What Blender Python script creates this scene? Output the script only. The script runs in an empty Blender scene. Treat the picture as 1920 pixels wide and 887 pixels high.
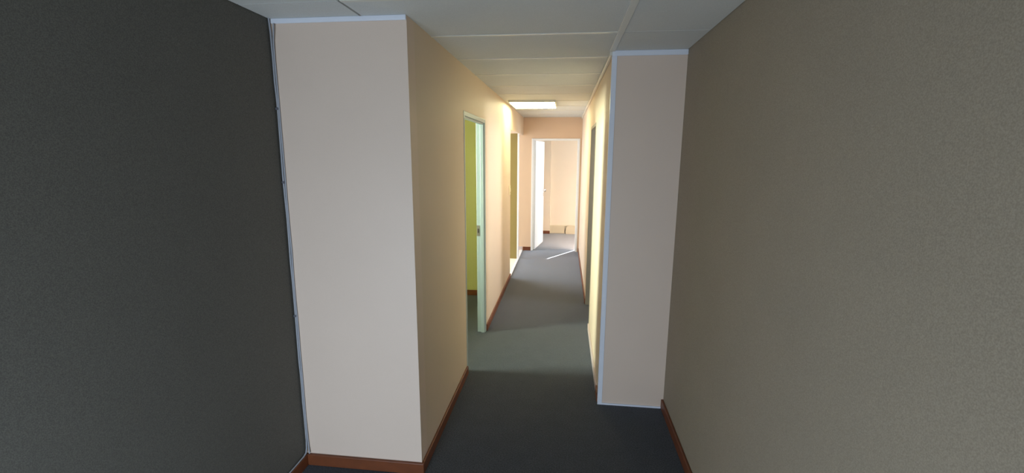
import bpy, bmesh, math, random
from mathutils import Vector, Matrix
random.seed(4)
S = bpy.context.scene
C = S.collection

# ------------------------------------------------------------------ layout (metres; camera stands above x=0, y=0)
XL0, XL, XR, XR1 = -1.383, -0.724, 0.2705, 0.702      # foreground left wall, corridor left / right, foreground right wall
YL, YR, YE, H = 2.086, 2.90, 7.85, 2.309              # left return face, right return face, end wall, ceiling
TC = 0.075                                            # corridor partition thickness
T = 0.10                                              # wall thickness

# ------------------------------------------------------------------ camera
yaw, pitch, roll, F = -0.1158, -0.1822, 0.005, 842.34
fw = Vector((math.sin(yaw)*math.cos(pitch), math.cos(yaw)*math.cos(pitch), math.sin(pitch)))
r0 = fw.cross(Vector((0, 0, 1))).normalized(); u0 = r0.cross(fw)
r = r0*math.cos(roll) + u0*math.sin(roll); u = -r0*math.sin(roll) + u0*math.cos(roll)
cd = bpy.data.cameras.new('camera'); cam = bpy.data.objects.new('camera', cd); C.objects.link(cam)
m = Matrix((r, u, -fw)).transposed().to_4x4(); m.translation = (0, 0, 1.70); cam.matrix_world = m
cd.sensor_width = 36; cd.lens = F/1920*36; cd.clip_start = 0.02
S.camera = cam

# ------------------------------------------------------------------ light and exposure
S.view_settings.view_transform = 'Standard'; S.view_settings.look = 'None'
S.view_settings.gamma = 1; S.view_settings.use_curve_mapping = False
S.view_settings.exposure = 0.0
w = bpy.data.worlds.new('World'); S.world = w; w.use_nodes = True
w.node_tree.nodes['Background'].inputs[0].default_value = (0.55, 0.70, 1.0, 1)
w.node_tree.nodes['Background'].inputs[1].default_value = 1.0
sd = bpy.data.lights.new('sun', 'SUN'); sd.energy = 75; sd.angle = 0.009; sd.color = (1.0, 0.98, 0.95)
sun = bpy.data.objects.new('sun', sd); C.objects.link(sun)
el = math.radians(33.9)
sdir = Vector((-0.53*math.cos(el), -0.848*math.cos(el), -math.sin(el)))
sun.rotation_euler = sdir.to_track_quat('-Z', 'Y').to_euler(); sun.location = (4, 14, 6)
def daylight(name, loc, direction, sx, sy, watts, col, spread=math.pi):
    d = bpy.data.lights.new(name, 'AREA'); d.shape = 'RECTANGLE'; d.size = sx; d.size_y = sy
    d.energy = watts; d.color = col; d.spread = spread
    o = bpy.data.objects.new(name, d); C.objects.link(o); o.location = loc
    o.rotation_euler = Vector(direction).to_track_quat('-Z', 'Y').to_euler()
    return o
# sky light entering through the windows of the place
daylight('window_daylight_rear', (-0.80, -0.68, 0.58), (0, 1, 0), 1.10, 0.96, 46, (0.72, 0.86, 1.0))
daylight('window_daylight_end_room', (1.75, 9.66, 1.50), (0, -1, 0), 1.05, 1.15, 88, (0.73, 0.87, 1.0))
daylight('window_daylight_lobby', (-2.56, 6.93, 1.15), (1, 0, 0), 1.60, 1.95, 80, (0.88, 0.94, 1.0))
daylight('window_daylight_side_room', (-3.24, 2.98, 1.68), (1, 0, 0), 0.60, 0.80, 75, (0.87, 1.0, 0.80), math.radians(85))
daylight('window_daylight_right_room', (2.40, 4.62, 1.70), (-1, 0, 0), 0.60, 0.76, 19, (0.98, 0.97, 1.0), math.radians(85))

# ------------------------------------------------------------------ materials
def srgb(c):
    return tuple(((v/255)/12.92 if v/255 <= 0.04045 else ((v/255+0.055)/1.055)**2.4) for v in c) + (1,)
def mat(name, rgb, rough=0.6, var=0.05, scale=60, bump=0.0, bscale=300, metal=0.0, spec=0.5, soft=None, grain=0.0):
    M = bpy.data.materials.new(name); M.use_nodes = True
    nt = M.node_tree; N = nt.nodes; L = nt.links; b = N['Principled BSDF']
    b.inputs['Roughness'].default_value = rough; b.inputs['Metallic'].default_value = metal
    b.inputs['Specular IOR Level'].default_value = spec
    tc = N.new('ShaderNodeTexCoord')
    nz = N.new('ShaderNodeTexNoise'); nz.inputs['Scale'].default_value = scale; nz.inputs['Detail'].default_value = 4
    L.new(tc.outputs['Object'], nz.inputs['Vector'])
    base = srgb(rgb)
    mx = N.new('ShaderNodeMix'); mx.data_type = 'RGBA'
    mx.inputs['A'].default_value = tuple(min(1, v*(1-var)) for v in base[:3]) + (1,)
    mx.inputs['B'].default_value = tuple(min(1, v*(1+var)) for v in base[:3]) + (1,)
    L.new(nz.outputs['Fac'], mx.inputs['Factor'])
    out = mx.outputs['Result']
    if grain:
        n3 = N.new('ShaderNodeTexNoise'); n3.inputs['Scale'].default_value = bscale; n3.inputs['Detail'].default_value = 2
        L.new(tc.outputs['Object'], n3.inputs['Vector'])
        mr = N.new('ShaderNodeMapRange'); mr.inputs['From Min'].default_value = 0.3; mr.inputs['From Max'].default_value = 0.7
        mr.inputs['To Min'].default_value = 1-grain; mr.inputs['To Max'].default_value = 1+grain
        L.new(n3.outputs['Fac'], mr.inputs['Value'])
        m2 = N.new('ShaderNodeMix'); m2.data_type = 'RGBA'; m2.blend_type = 'MULTIPLY'; m2.inputs['Factor'].default_value = 1
        L.new(out, m2.inputs['A']); L.new(mr.outputs['Result'], m2.inputs['B']); out = m2.outputs['Result']
    L.new(out, b.inputs['Base Color'])
    if bump:
        n2 = N.new('ShaderNodeTexNoise'); n2.inputs['Scale'].default_value = bscale; n2.inputs['Detail'].default_value = 3
        L.new(tc.outputs['Object'], n2.inputs['Vector'])
        bp = N.new('ShaderNodeBump'); bp.inputs['Strength'].default_value = bump; bp.inputs['Distance'].default_value = 0.002
        L.new(n2.outputs['Fac'], bp.inputs['Height']); L.new(bp.outputs['Normal'], b.inputs['Normal'])
    return M
def emit(name, rgb, strength):
    M = bpy.data.materials.new(name); M.use_nodes = True
    b = M.node_tree.nodes['Principled BSDF']
    b.inputs['Base Color'].default_value = (0.9, 0.9, 0.85, 1)
    b.inputs['Emission Color'].default_value = srgb(rgb); b.inputs['Emission Strength'].default_value = strength
    return M
M_cream = mat('cream_paint', (224, 204, 182), 0.55, 0.03, 3, 0.12, 420, grain=0.03)
M_face = mat('pinkish_cream_paint', (228, 207, 190), 0.5, 0.03, 3, 0.12, 420, grain=0.03)
M_ivory = mat('ivory_paint', (232, 221, 205), 0.6, 0.03, 3, 0.1, 400)
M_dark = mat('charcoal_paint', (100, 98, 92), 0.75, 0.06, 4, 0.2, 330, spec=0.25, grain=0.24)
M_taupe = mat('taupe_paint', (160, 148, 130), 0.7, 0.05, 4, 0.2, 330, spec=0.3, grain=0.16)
M_peach = mat('peach_paint', (226, 196, 168), 0.6, 0.03, 3, 0.1, 400)
M_lime = mat('lime_paint', (206, 207, 138), 0.6, 0.04, 3, 0.1, 400)
M_olive = mat('olive_beige_paint', (138, 124, 72), 0.6, 0.04, 3, 0.1, 400)
M_ceil = mat('ceiling_board', (208, 209, 205), 0.7, 0.04, 5, 0.25, 260, grain=0.06)
M_strip = mat('white_cover_strip', (214, 212, 200), 0.28, 0.02, 20)
M_white = mat('white_gloss_trim', (232, 236, 246), 0.35, 0.02, 20)
M_frame = mat('pale_frame_enamel', (168, 182, 184), 0.35, 0.02, 20)
M_door = mat('white_door_enamel', (238, 240, 244), 0.4, 0.02, 20)
M_wood = mat('varnished_wood_skirting', (114, 62, 34), 0.45, 0.3, 18, 0.2, 90)
M_pale = mat('pale_skirting_paint', (205, 188, 186), 0.45, 0.05, 20)
M_tile = mat('pale_lobby_tile', (236, 232, 218), 0.4, 0.04, 8)
M_trunk = mat('beige_trunking', (204, 194, 170), 0.5, 0.03, 20)
M_cable = mat('grey_white_cable', (164, 167, 175), 0.5, 0.05, 60)
M_black = mat('dark_rubber', (34, 30, 28), 0.7, 0.1, 60)
M_clip = mat('grey_clip', (96, 96, 104), 0.6, 0.1, 60)
M_steel = mat('brushed_steel', (150, 155, 155), 0.3, 0.05, 80, metal=1.0)
M_chrome = mat('chrome', (225, 228, 235), 0.15, 0.02, 80, metal=1.0)
M_switch = mat('ivory_switch_plastic', (236, 226, 198), 0.4, 0.02, 30)
M_sunmask = mat('sun_mask_cloth', (190, 184, 170), 0.9, 0.05, 30)
M_lamp = emit('lit_diffuser', (255, 250, 196), 15.5)
M_lampbody = mat('lamp_housing', (205, 205, 196), 0.4, 0.02, 30)
# carpet: dark needle-punch with flecks
M_carpet = mat('charcoal_carpet', (69, 72, 78), 0.95, 0.16, 9, 0.9, 150, spec=0.1, grain=0.42)
M_carpet.node_tree.nodes['Principled BSDF'].inputs['Sheen Weight'].default_value = 1.0
M_carpet.node_tree.nodes['Principled BSDF'].inputs['Sheen Tint'].default_value = (0.85, 0.9, 1.0, 1)
M_carpet.node_tree.nodes['Principled BSDF'].inputs['Sheen Roughness'].default_value = 0.3

# ------------------------------------------------------------------ helpers
def put(name, bm, material, parent=None, kind=None, label=None, cat=None, group=None):
    bmesh.ops.recalc_face_normals(bm, faces=bm.faces)
    me = bpy.data.meshes.new(name); bm.to_mesh(me); bm.free(); me.materials.append(material)
    o = bpy.data.objects.new(name, me); C.objects.link(o)
    if parent: o.parent = parent
    if kind: o['kind'] = kind
    if label: o['label'] = label
    if cat: o['category'] = cat
    if group: o['group'] = group
    return o
def abox(bm, x0, x1, y0, y1, z0, z1, bev=0.0):
    q = bmesh.ops.create_cube(bm, size=1)
    vs = q['verts']
    for v in vs:
        v.co = Vector(((x0+x1)/2 + v.co.x*(x1-x0), (y0+y1)/2 + v.co.y*(y1-y0), (z0+z1)/2 + v.co.z*(z1-z0)))
    if bev:
        es = list({e for v in vs for e in v.link_edges})
        bmesh.ops.bevel(bm, geom=es, offset=bev, segments=2, affect='EDGES', profile=0.5)
def box(name, x0, x1, y0, y1, z0, z1, material, parent=None, bev=0.0, **k):
    bm = bmesh.new(); abox(bm, x0, x1, y0, y1, z0, z1, bev); return put(name, bm, material, parent, **k)
def boxes(name, L, material, parent=None, bev=0.0, **k):
    bm = bmesh.new()
    for b in L: abox(bm, *b, bev)
    return put(name, bm, material, parent, **k)
def root(name, loc=(0, 0, 0), rz=0, **k):
    o = bpy.data.objects.new(name, None); C.objects.link(o); o.location = loc; o.rotation_euler.z = rz
    o.empty_display_size = 0.1
    for a, b in k.items(): o[{'cat': 'category'}.get(a, a)] = b
    return o
ST = dict(kind='structure')
def tube(name, pts, rad, material, parent=None, **k):
    cu = bpy.data.curves.new(name, 'CURVE'); cu.dimensions = '3D'; cu.bevel_depth = rad; cu.bevel_resolution = 2; cu.use_fill_caps = True
    sp = cu.splines.new('POLY'); sp.points.add(len(pts)-1)
    for p, q in zip(sp.points, pts): p.co = (*q, 1)
    tmp = bpy.data.objects.new('t', cu); C.objects.link(tmp)
    me = bpy.data.meshes.new_from_object(tmp.evaluated_get(bpy.context.evaluated_depsgraph_get()))
    bpy.data.objects.remove(tmp); bpy.data.curves.remove(cu)
    bm = bmesh.new(); bm.from_mesh(me); bpy.data.meshes.remove(me)
    return put(name, bm, material, parent, **k)
def lathe(bm, prof, origin, axis, seg=20):
    axis = Vector(axis).normalized(); a = axis.orthogonal().normalized(); b = axis.cross(a); o = Vector(origin)
    rings = []
    for rr, hh in prof:
        rings.append([bm.verts.new(o + axis*hh + (a*math.cos(t)+b*math.sin(t))*max(rr, 1e-4)) for t in [2*math.pi*i/seg for i in range(seg)]])
    for A, B in zip(rings, rings[1:]):
        for i in range(seg): bm.faces.new((A[i], A[(i+1) % seg], B[(i+1) % seg], B[i]))
    bm.faces.new(rings[0]); bm.faces.new(rings[-1])

# ------------------------------------------------------------------ the setting: floors, ceiling
box('floor', -3.4, 2.6, -1.35, 9.85, -0.12, 0.0, M_carpet, **ST)
ceil = box('ceiling', -3.4, 2.6, -1.35, 9.85, H+0.012, H+0.14, M_ceil, **ST)
XB0, XB1 = -0.932, 0.262                       # long battens, boards 1.2 m long between them
rows = [YL + 0.384 - 0.592*6 + 0.592*i for i in range(17)]
def panel_rows(x0, x1, lo, hi):
    for a, b in zip(rows, rows[1:]):
        a, b = max(a, lo), min(b, hi)
        if b - a > 0.05: box('ceiling_panel', x0+0.003, x1-0.003, a+0.003, b-0.003, H, H+0.013, M_ceil, ceil)
panel_rows(XB0, XB1, -1.25, YE)
panel_rows(XL0, XB0-0.006, -0.75, YL)
panel_rows(XB1, XR1, -0.75, YR)
for y in rows:
    if -1.2 < y < YE-0.1:
        x0 = XB0+0.005 if y < YL else XL
        x1 = XB1 if y < YR else XR
        box('cover_strip', x0, x1, y-0.011, y+0.011, H-0.0035, H+0.002, M_strip, ceil, bev=0.0012)
box('cover_strip', XB1-0.016, XB1+0.016, -1.2, YR, H-0.006, H+0.002, M_strip, ceil, bev=0.0015)

# ------------------------------------------------------------------ walls
ZT = H + 0.05
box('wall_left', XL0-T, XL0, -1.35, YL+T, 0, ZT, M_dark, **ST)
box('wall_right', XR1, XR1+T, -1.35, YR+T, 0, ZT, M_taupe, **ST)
box('wall_left_return', XL0, XL, YL, YL+T, 0, ZT, M_face, **ST)
box('wall_right_return', XR, XR1, YR, YR+T, 0, ZT, M_face, **ST)
DN, DF, HD = 3.215, 4.085, 2.0                # left doorway (outside of its frame)
boxes('wall_left_corridor', [(XL-TC, XL, YL+T, DN, 0, ZT), (XL-TC, XL, DN, DF, HD, ZT), (XL-TC, XL, DF, 6.0, 0, ZT), (XL-TC, XL, 6.0, YE, 2.012, ZT)], M_cream, **ST)
RN, RF = 4.246, 5.02                          # right doorway
boxes('wall_right_corridor', [(XR, XR+T, YR+T, RN, 0, ZT), (XR, XR+T, RN, RF, 1.985, ZT), (XR, XR+T, RF, YE, 0, ZT)], M_cream, **ST)
EL, ER, EH = -0.577, 0.242, 1.958             # end doorway
boxes('wall_end', [(-2.7, EL, YE, YE+T, 0, ZT), (EL, ER, YE, YE+T, EH, ZT), (ER, 2.6, YE, YE+T, 0, ZT)], M_peach, **ST)
# room through the left doorway
box('wall_side_room_far', -3.4, XL-TC, 5.18, 5.28, 0, ZT, M_lime, **ST)
boxes('wall_side_room_window', [(-3.4, -3.3, 2.0, 2.6, 0, ZT), (-3.4, -3.3, 3.4, 5.28, 0, ZT), (-3.4, -3.3, 2.6, 3.4, 0, 1.25), (-3.4, -3.3, 2.6, 3.4, 2.1, ZT)], M_lime, **ST)
box('wall_side_room_near', -3.4, XL0-T, YL+0.0, YL+T, 0, ZT, M_lime, **ST)
# lobby beside the corridor's end
box('wall_lobby_near', -2.7, XL-TC, 5.9, 6.0, 0, ZT, M_cream, **ST)
boxes('wall_lobby_window', [(-2.7, -2.6, 5.9, 6.1, 0, ZT), (-2.7, -2.6, 7.75, YE, 0, ZT), (-2.7, -2.6, 6.1, 7.75, 2.15, ZT), (-2.7, -2.6, 6.1, 7.75, 0, 0.1)], M_cream, **ST)
box('wall_lobby_partition', -1.50, -0.752, 7.15, 7.25, 0, 2.012, M_olive, **ST)
box('floor_lobby', -2.6, XL-0.012, 6.0, YE, 0.0, 0.006, M_tile, **ST)
# room through the right doorway
boxes('wall_right_room_window', [(2.5, 2.6, 3.0, 4.25, 0, ZT), (2.5, 2.6, 5.0, YE, 0, ZT), (2.5, 2.6, 4.25, 5.0, 0, 1.28), (2.5, 2.6, 4.25, 5.0, 2.05, ZT)], M_cream, **ST)
box('wall_right_room_near', XR1+T, 2.6, YR, YR+T, 0, ZT, M_cream, **ST)
# end room
box('wall_end_room_left', -1.3, -1.2, YE+T, 9.85, 0, ZT, M_ivory, **ST)
box('wall_end_room_right', 2.5, 2.6, YE+T, 9.85, 0, ZT, M_ivory, **ST)
boxes('wall_end_room_back', [(-1.3, 1.15, 9.70, 9.80, 0, ZT), (2.3, 2.6, 9.70, 9.80, 0, ZT), (1.15, 2.3, 9.70, 9.80, 0, 0.9), (1.15, 2.3, 9.70, 9.80, 2.03, ZT)], M_ivory, **ST)
box('wall_end_room_pilaster', -0.80, -0.297, 9.61, 9.70, 0, ZT, M_ivory, **ST)
# wall behind the camera, with its window
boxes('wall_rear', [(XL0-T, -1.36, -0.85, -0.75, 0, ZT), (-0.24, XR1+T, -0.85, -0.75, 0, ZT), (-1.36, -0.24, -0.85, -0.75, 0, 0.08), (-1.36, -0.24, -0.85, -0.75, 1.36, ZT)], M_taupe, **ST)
def window(name, axis, a0, a1, z0, z1, p0, p1):
    w_ = root(name, **ST)
    bar = []
    for s in (a0, (a0+a1)/2-0.02, a1-0.04): bar.append((s, s+0.04, z0, z1))
    for s in (z0, z1-0.04): bar.append((a0, a1, s, s+0.04))
    L = [((p0, p1, a, b, c, d) if axis == 'y' else (a, b, p0, p1, c, d)) for a, b, c, d in bar]
    boxes('window_frame', L, M_white, w_)
window('window_1', 'x', -1.36, -0.24, 0.08, 1.36, -0.83, -0.79)
window('window_2', 'y', 6.1, 7.75, 0.1, 2.15, -2.68, -2.64)
window('window_4', 'y', 4.25, 5.0, 1.28, 2.05, 2.54, 2.58)
window('window_3', 'y', 2.6, 3.4, 1.25, 2.1, -3.38, -3.34)

# ------------------------------------------------------------------ skirtings and trims
SK = 0.066
box('baseboard_left', XL0, XL0+0.016, -1.25, YL, 0, SK, M_wood, bev=0.004, **ST)
box('baseboard_left_return', XL0, XL+0.014, YL-0.016, YL, 0, SK, M_wood, bev=0.004, **ST)
box('baseboard_left_corridor_near', XL, XL+0.014, YL, DN-0.002, 0, SK, M_wood, bev=0.004, **ST)
box('baseboard_left_corridor_far', XL, XL+0.014, DF+0.002, 6.0, 0, SK, M_wood, bev=0.004, **ST)
box('baseboard_right', XR1-0.016, XR1, -1.25, YR, 0, SK, M_wood, bev=0.004, **ST)
box('baseboard_right_corridor_near', XR-0.012, XR, YR+0.14, RN-0.002, 0, SK, M_pale, bev=0.003, **ST)
box('baseboard_right_corridor_corner', XR-0.014, XR, YR+0.024, YR+0.138, 0, SK, M_wood, bev=0.003, **ST)
box('baseboard_right_corridor_far', XR-0.012, XR, RF+0.002, YE, 0, SK, M_wood, bev=0.003, **ST)
box('baseboard_end_left', XL+0.01, EL-0.002, YE-0.014, YE, 0, SK, M_wood, bev=0.003, **ST)
box('baseboard_lobby', -1.4, XL, YE-0.014, YE, 0.006, SK+0.004, M_pale, bev=0.003, **ST)
box('baseboard_end_room_pilaster', -0.80, -0.297, 9.596, 9.61, 0, SK, M_wood, bev=0.003, **ST)
box('baseboard_side_room', -3.3, XL-TC, 5.165, 5.18, 0, SK, M_wood, bev=0.003, **ST)
box('trim_1', XL0+0.012, XL, YL-0.010, YL, H-0.022, H, M_white, bev=0.003, **ST)               # over the left return
box('trim_2', XR-0.008, XR1, YR-0.012, YR, H-0.030, H, M_white, bev=0.003, **ST)               # over the right return
boxes('trim_3', [(XR-0.008, XR+0.022, YR-0.006, YR, 0.012, H-0.030), (XR-0.008, XR, YR, YR+0.022, 0.012, H-0.030)], M_white, **ST)   # corner bead
box('trim_4', XR-0.008, XR1-0.016, YR-0.007, YR, 0, 0.012, M_white, **ST)                      # foot of the right return
box('trim_5', XR-0.022, XR, YR, YE, H-0.026, H, M_strip, bev=0.006, **ST)                      # cornice of the corridor's right wall
box('trim_6', XL-0.03, XL+0.004, 6.0, YE, 0.0, 0.010, M_white, bev=0.003, **ST)                # threshold of the lobby
boxes('trim_7', [(-0.752, -0.732, 7.145, 7.255, 0.006, 2.012)], M_white, **ST)                 # end post of the lobby partition

# ------------------------------------------------------------------ doorways
# left: enamelled steel frame around an open passage
d1 = root('door_1', **ST)
fx0, fx1 = XL-TC-0.003, XL+0.003
def jamb(name, ya, yb, inward):            # two-step rebated steel jamb
    bm = bmesh.new(); abox(bm, fx0, fx1, ya, yb, 0, HD, 0.004)
    y2 = yb + inward if inward > 0 else ya + inward
    lo, hi = (yb-0.002, y2) if inward > 0 else (y2, ya+0.002)
    abox(bm, XL-TC+0.036, fx1-0.010, lo, hi, 0, HD-0.034, 0.003)
    return put(name, bm, M_frame, d1)
jamb('jamb', DN+0.001, DN+0.034, 0.014)
jf = jamb('jamb', DF-0.034, DF-0.001, -0.014)
boxes('frame_head', [(fx0, fx1, DN+0.034, DF-0.034, HD-0.034, HD-0.001), (XL-TC+0.036, fx1-0.010, DN+0.048, DF-0.048, HD-0.048, HD-0.034)], M_frame, d1, bev=0.003)
boxes('strike_plate', [(-0.800, -0.772, DF-0.037, DF-0.033, 0.945, 1.045)], M_steel, jf, label='steel strike plate of the latch')
box('strike_hole', -0.791, -0.780, DF-0.0385, DF-0.0368, 0.975, 1.015, M_black, jf)
# right: open doorway, the leaf swung back into the room beyond
d3 = root('door_3', **ST)
M_shadeframe = mat('shaded_frame_grey', (150, 143, 126), 0.45, 0.03, 20)  # shade on the far jamb is put into this grey
boxes('frame', [(XR-0.003, XR+T+0.003, RN, RN+0.03, 0, 1.985), (XR-0.003, XR+T+0.003, RF-0.03, RF, 0, 1.985), (XR-0.003, XR+T+0.003, RN+0.03, RF-0.03, 1.955, 1.985)], M_shadeframe, d3, bev=0.003)
lf = box('door_leaf', 0, 0.72, -0.018, 0.018, 0.008, 1.95, mat('grey_beige_door_paint', (206, 198, 180), 0.5, 0.03, 20), d3, bev=0.002)
lf.location = (XR+T+0.012, RN+0.006, 0); lf.rotation_euler.z = math.radians(-8)
bm = bmesh.new(); lathe(bm, [(0.022, 0), (0.022, 0.005), (0.009, 0.009), (0.009, 0.028), (0.022, 0.036), (0.026, 0.046), (0.022, 0.056), (0.008, 0.060)], (0.665, 0.018, 1.02), (0, 1, 0)); put('knob', bm, M_steel, lf)
# end: white frame, leaf standing open into the end room
d2 = root('door_2', **ST)
fr = boxes('frame', [(EL, EL+0.030, YE-0.012, YE+T+0.012, 0, EH), (ER-0.030, ER, YE-0.012, YE+T+0.012, 0, EH), (EL+0.030, ER-0.030, YE-0.012, YE+T+0.012, EH-0.030, EH),
                     (EL+0.030, EL+0.042, YE+0.01, YE+0.055, 0, EH-0.03), (ER-0.042, ER-0.030, YE+0.01, YE+0.055, 0, EH-0.03)], M_door, d2, bev=0.003)
hx, hy = EL+0.036, YE+T+0.004
ang = math.radians(8.5)
leaf = box('door_leaf', -0.020, 0.020, 0.0, 0.745, 0.008, EH-0.034, M_door, d2, bev=0.002)
leaf.location = (hx+0.012, hy-0.028, 0); leaf.rotation_euler.z = -ang
for z in (0.25, 1.0, 1.72):
    bm = bmesh.new(); lathe(bm, [(0.006, 0), (0.006, 0.09)], (hx-0.002, hy-0.05, z), (0, 0, 1), 10); abox(bm, hx-0.005, hx-0.002, hy-0.085, hy-0.05, z, z+0.09); put('hinge', bm, M_steel, d2)
bm = bmesh.new(); lathe(bm, [(0.022, 0), (0.022, 0.005), (0.009, 0.009), (0.009, 0.028), (0.022, 0.036), (0.026, 0.046), (0.022, 0.056), (0.008, 0.060)], (0.020, 0.690, 1.02), (1, 0, 0)); put('knob', bm, M_chrome, leaf, label='chrome door knob')
box('lock_plate', 0.0195, 0.0225, 0.672, 0.708, 0.90, 0.975, M_chrome, leaf, bev=0.001)

# ------------------------------------------------------------------ things
def ceiling_light(x0, x1, y0, y1, drop, label):
    t = root('ceiling_light', ((x0+x1)/2, (y0+y1)/2, H), label=label, cat='light')
    a, b = (x1-x0)/2, (y1-y0)/2
    boxes('housing', [(-a, a, -b, b, -0.004, 0.0), (-a, -a+0.012, -b, b, -drop, -0.004), (a-0.012, a, -b, b, -drop, -0.004), (-a+0.012, a-0.012, -b, -b+0.012, -drop, -0.004), (-a+0.012, a-0.012, b-0.012, b, -drop, -0.004)], M_lampbody, t)
    box('diffuser', -a+0.012, a-0.012, -b+0.012, b-0.012, -drop-0.004, -0.008, M_lamp, t, bev=0.003)
    return t
ceiling_light(-0.672, -0.128, 5.34, 6.05, 0.026, 'lit flat yellow-white ceiling light panel over the corridor')

s = root('light_switch', (XL, 5.90, 1.165), label='small ivory light switch on the wall before the lobby opening', cat='switch')
box('switch_plate', 0, 0.009, -0.038, 0.038, 0, 0.125, M_switch, s, bev=0.003)
box('rocker', 0.008, 0.015, -0.014, 0.014, 0.040, 0.085, M_switch, s, bev=0.002)

# two thin cables down the corner of charcoal wall and cream return, then along the skirting top
def wob(n): return (random.random()-0.5)*n
c1 = [(XL0+0.006, YL-0.012, H)]
z = H-0.06
while z > 0.12:
    c1.append((XL0+0.010+wob(0.004), YL-0.010+wob(0.002), z)); z -= 0.11
c1 += [(XL0+0.010, YL-0.012, 0.10), (XL0+0.010, YL-0.022, SK+0.012), (XL0+0.009, YL-0.045, SK+0.005)]
y = YL-0.16
while y > -1.15:
    c1.append((XL0+0.008, y, SK+0.004)); y -= 0.2
t = root('wall_cable', (0, 0, 0), label='grey-white cable clipped down the charcoal wall corner, running on along the skirting', cat='cable')
tube('sheath', c1, 0.0042, M_cable, t)
for z in (1.90, 1.55, 0.86):
    box('clip', XL0+0.002, XL0+0.0155, YL-0.0155, YL-0.005, z, z+0.012, M_clip, t, bev=0.002)
c2 = [(XL0+0.030, YL-0.016, H-0.026), (XL0+0.027, YL-0.014, H-0.05), (XL0+0.019, YL-0.010, H-0.10), (XL0+0.0165, YL-0.008, H-0.18)]
z = H-0.33
while z > 0.16:
    c2.append((XL0+0.0165+wob(0.003), YL-0.0055, z)); z -= 0.13
c2 += [(XL0+0.020, YL-0.008, 0.12), (XL0+0.026, YL-0.014, SK+0.006)]
tube('wall_cable', c2, 0.0038, M_cable, label='thinner cable bowing out from the corner below the ceiling beside the cream return', cat='cable')

# trunking along the foot of the end room's back wall
t = root('cable_trunking', (-0.297, 9.70, 0), label='beige cable trunking along the foot of the end room back wall', cat='trunking')
box('trunking_base', 0, 1.5, -0.030, 0, 0.008, 0.176, M_trunk, t)
box('trunking_cover', 0.0, 0.318, -0.050, -0.030, 0.006, 0.180, M_trunk, t, bev=0.004)
bm = bmesh.new()
prof = [(0.352, 0.0), (1.5, 0.0), (1.5, 0.184), (0.415, 0.184)] + [(0.415-0.075*math.sin(a), 0.109+0.075*math.cos(a)) for a in [math.radians(q) for q in range(15, 91, 15)]] + [(0.338, 0.05)]
vs = [[bm.verts.new((x, yy - (0.03 if x < 0.45 else 0.0), zz)) for x, zz in prof] for yy in (-0.052, -0.034)]
bm.faces.new(vs[0]); bm.faces.new(vs[1][::-1])
for i in range(len(prof)):
    j = (i+1) % len(prof); bm.faces.new((vs[0][i], vs[1][i], vs[1][j], vs[0][j]))
put('trunking_cover', bm, M_trunk, t, label='loose cover section bowing off at its rounded end')
tube('loose_wire', [(0.325, -0.052, 0.05), (0.335, -0.062, 0.10), (0.36, -0.07, 0.15), (0.40, -0.072, 0.178)], 0.006, M_black, t)

# unseen sheet added at the end room's window to cut the sun to a sliver
bm = bmesh.new()
n = 16; fr_ = []; bk = []
for i in range(n+1):
    x = 1.05 + 0.21*i/n; yy = 9.672 + 0.008*math.sin(i*1.3)
    fr_.append((bm.verts.new((x, yy, 0.75)), bm.verts.new((x, yy, 1.93)))); bk.append((bm.verts.new((x, yy+0.004, 0.75)), bm.verts.new((x, yy+0.004, 1.93))))
for i in range(n):
    bm.faces.new((fr_[i][0], fr_[i+1][0], fr_[i+1][1], fr_[i][1])); bm.faces.new((bk[i][0], bk[i][1], bk[i+1][1], bk[i+1][0]))
    bm.faces.new((fr_[i][1], fr_[i+1][1], bk[i+1][1], bk[i][1])); bm.faces.new((fr_[i][0], bk[i][0], bk[i+1][0], fr_[i+1][0]))
bm.faces.new((fr_[0][0], fr_[0][1], bk[0][1], bk[0][0])); bm.faces.new((fr_[n][0], bk[n][0], bk[n][1], fr_[n][1]))
put('sun_mask', bm, M_sunmask, label='unseen greyish cloth sheet added to narrow the sun at the end room window', cat='sun_mask')
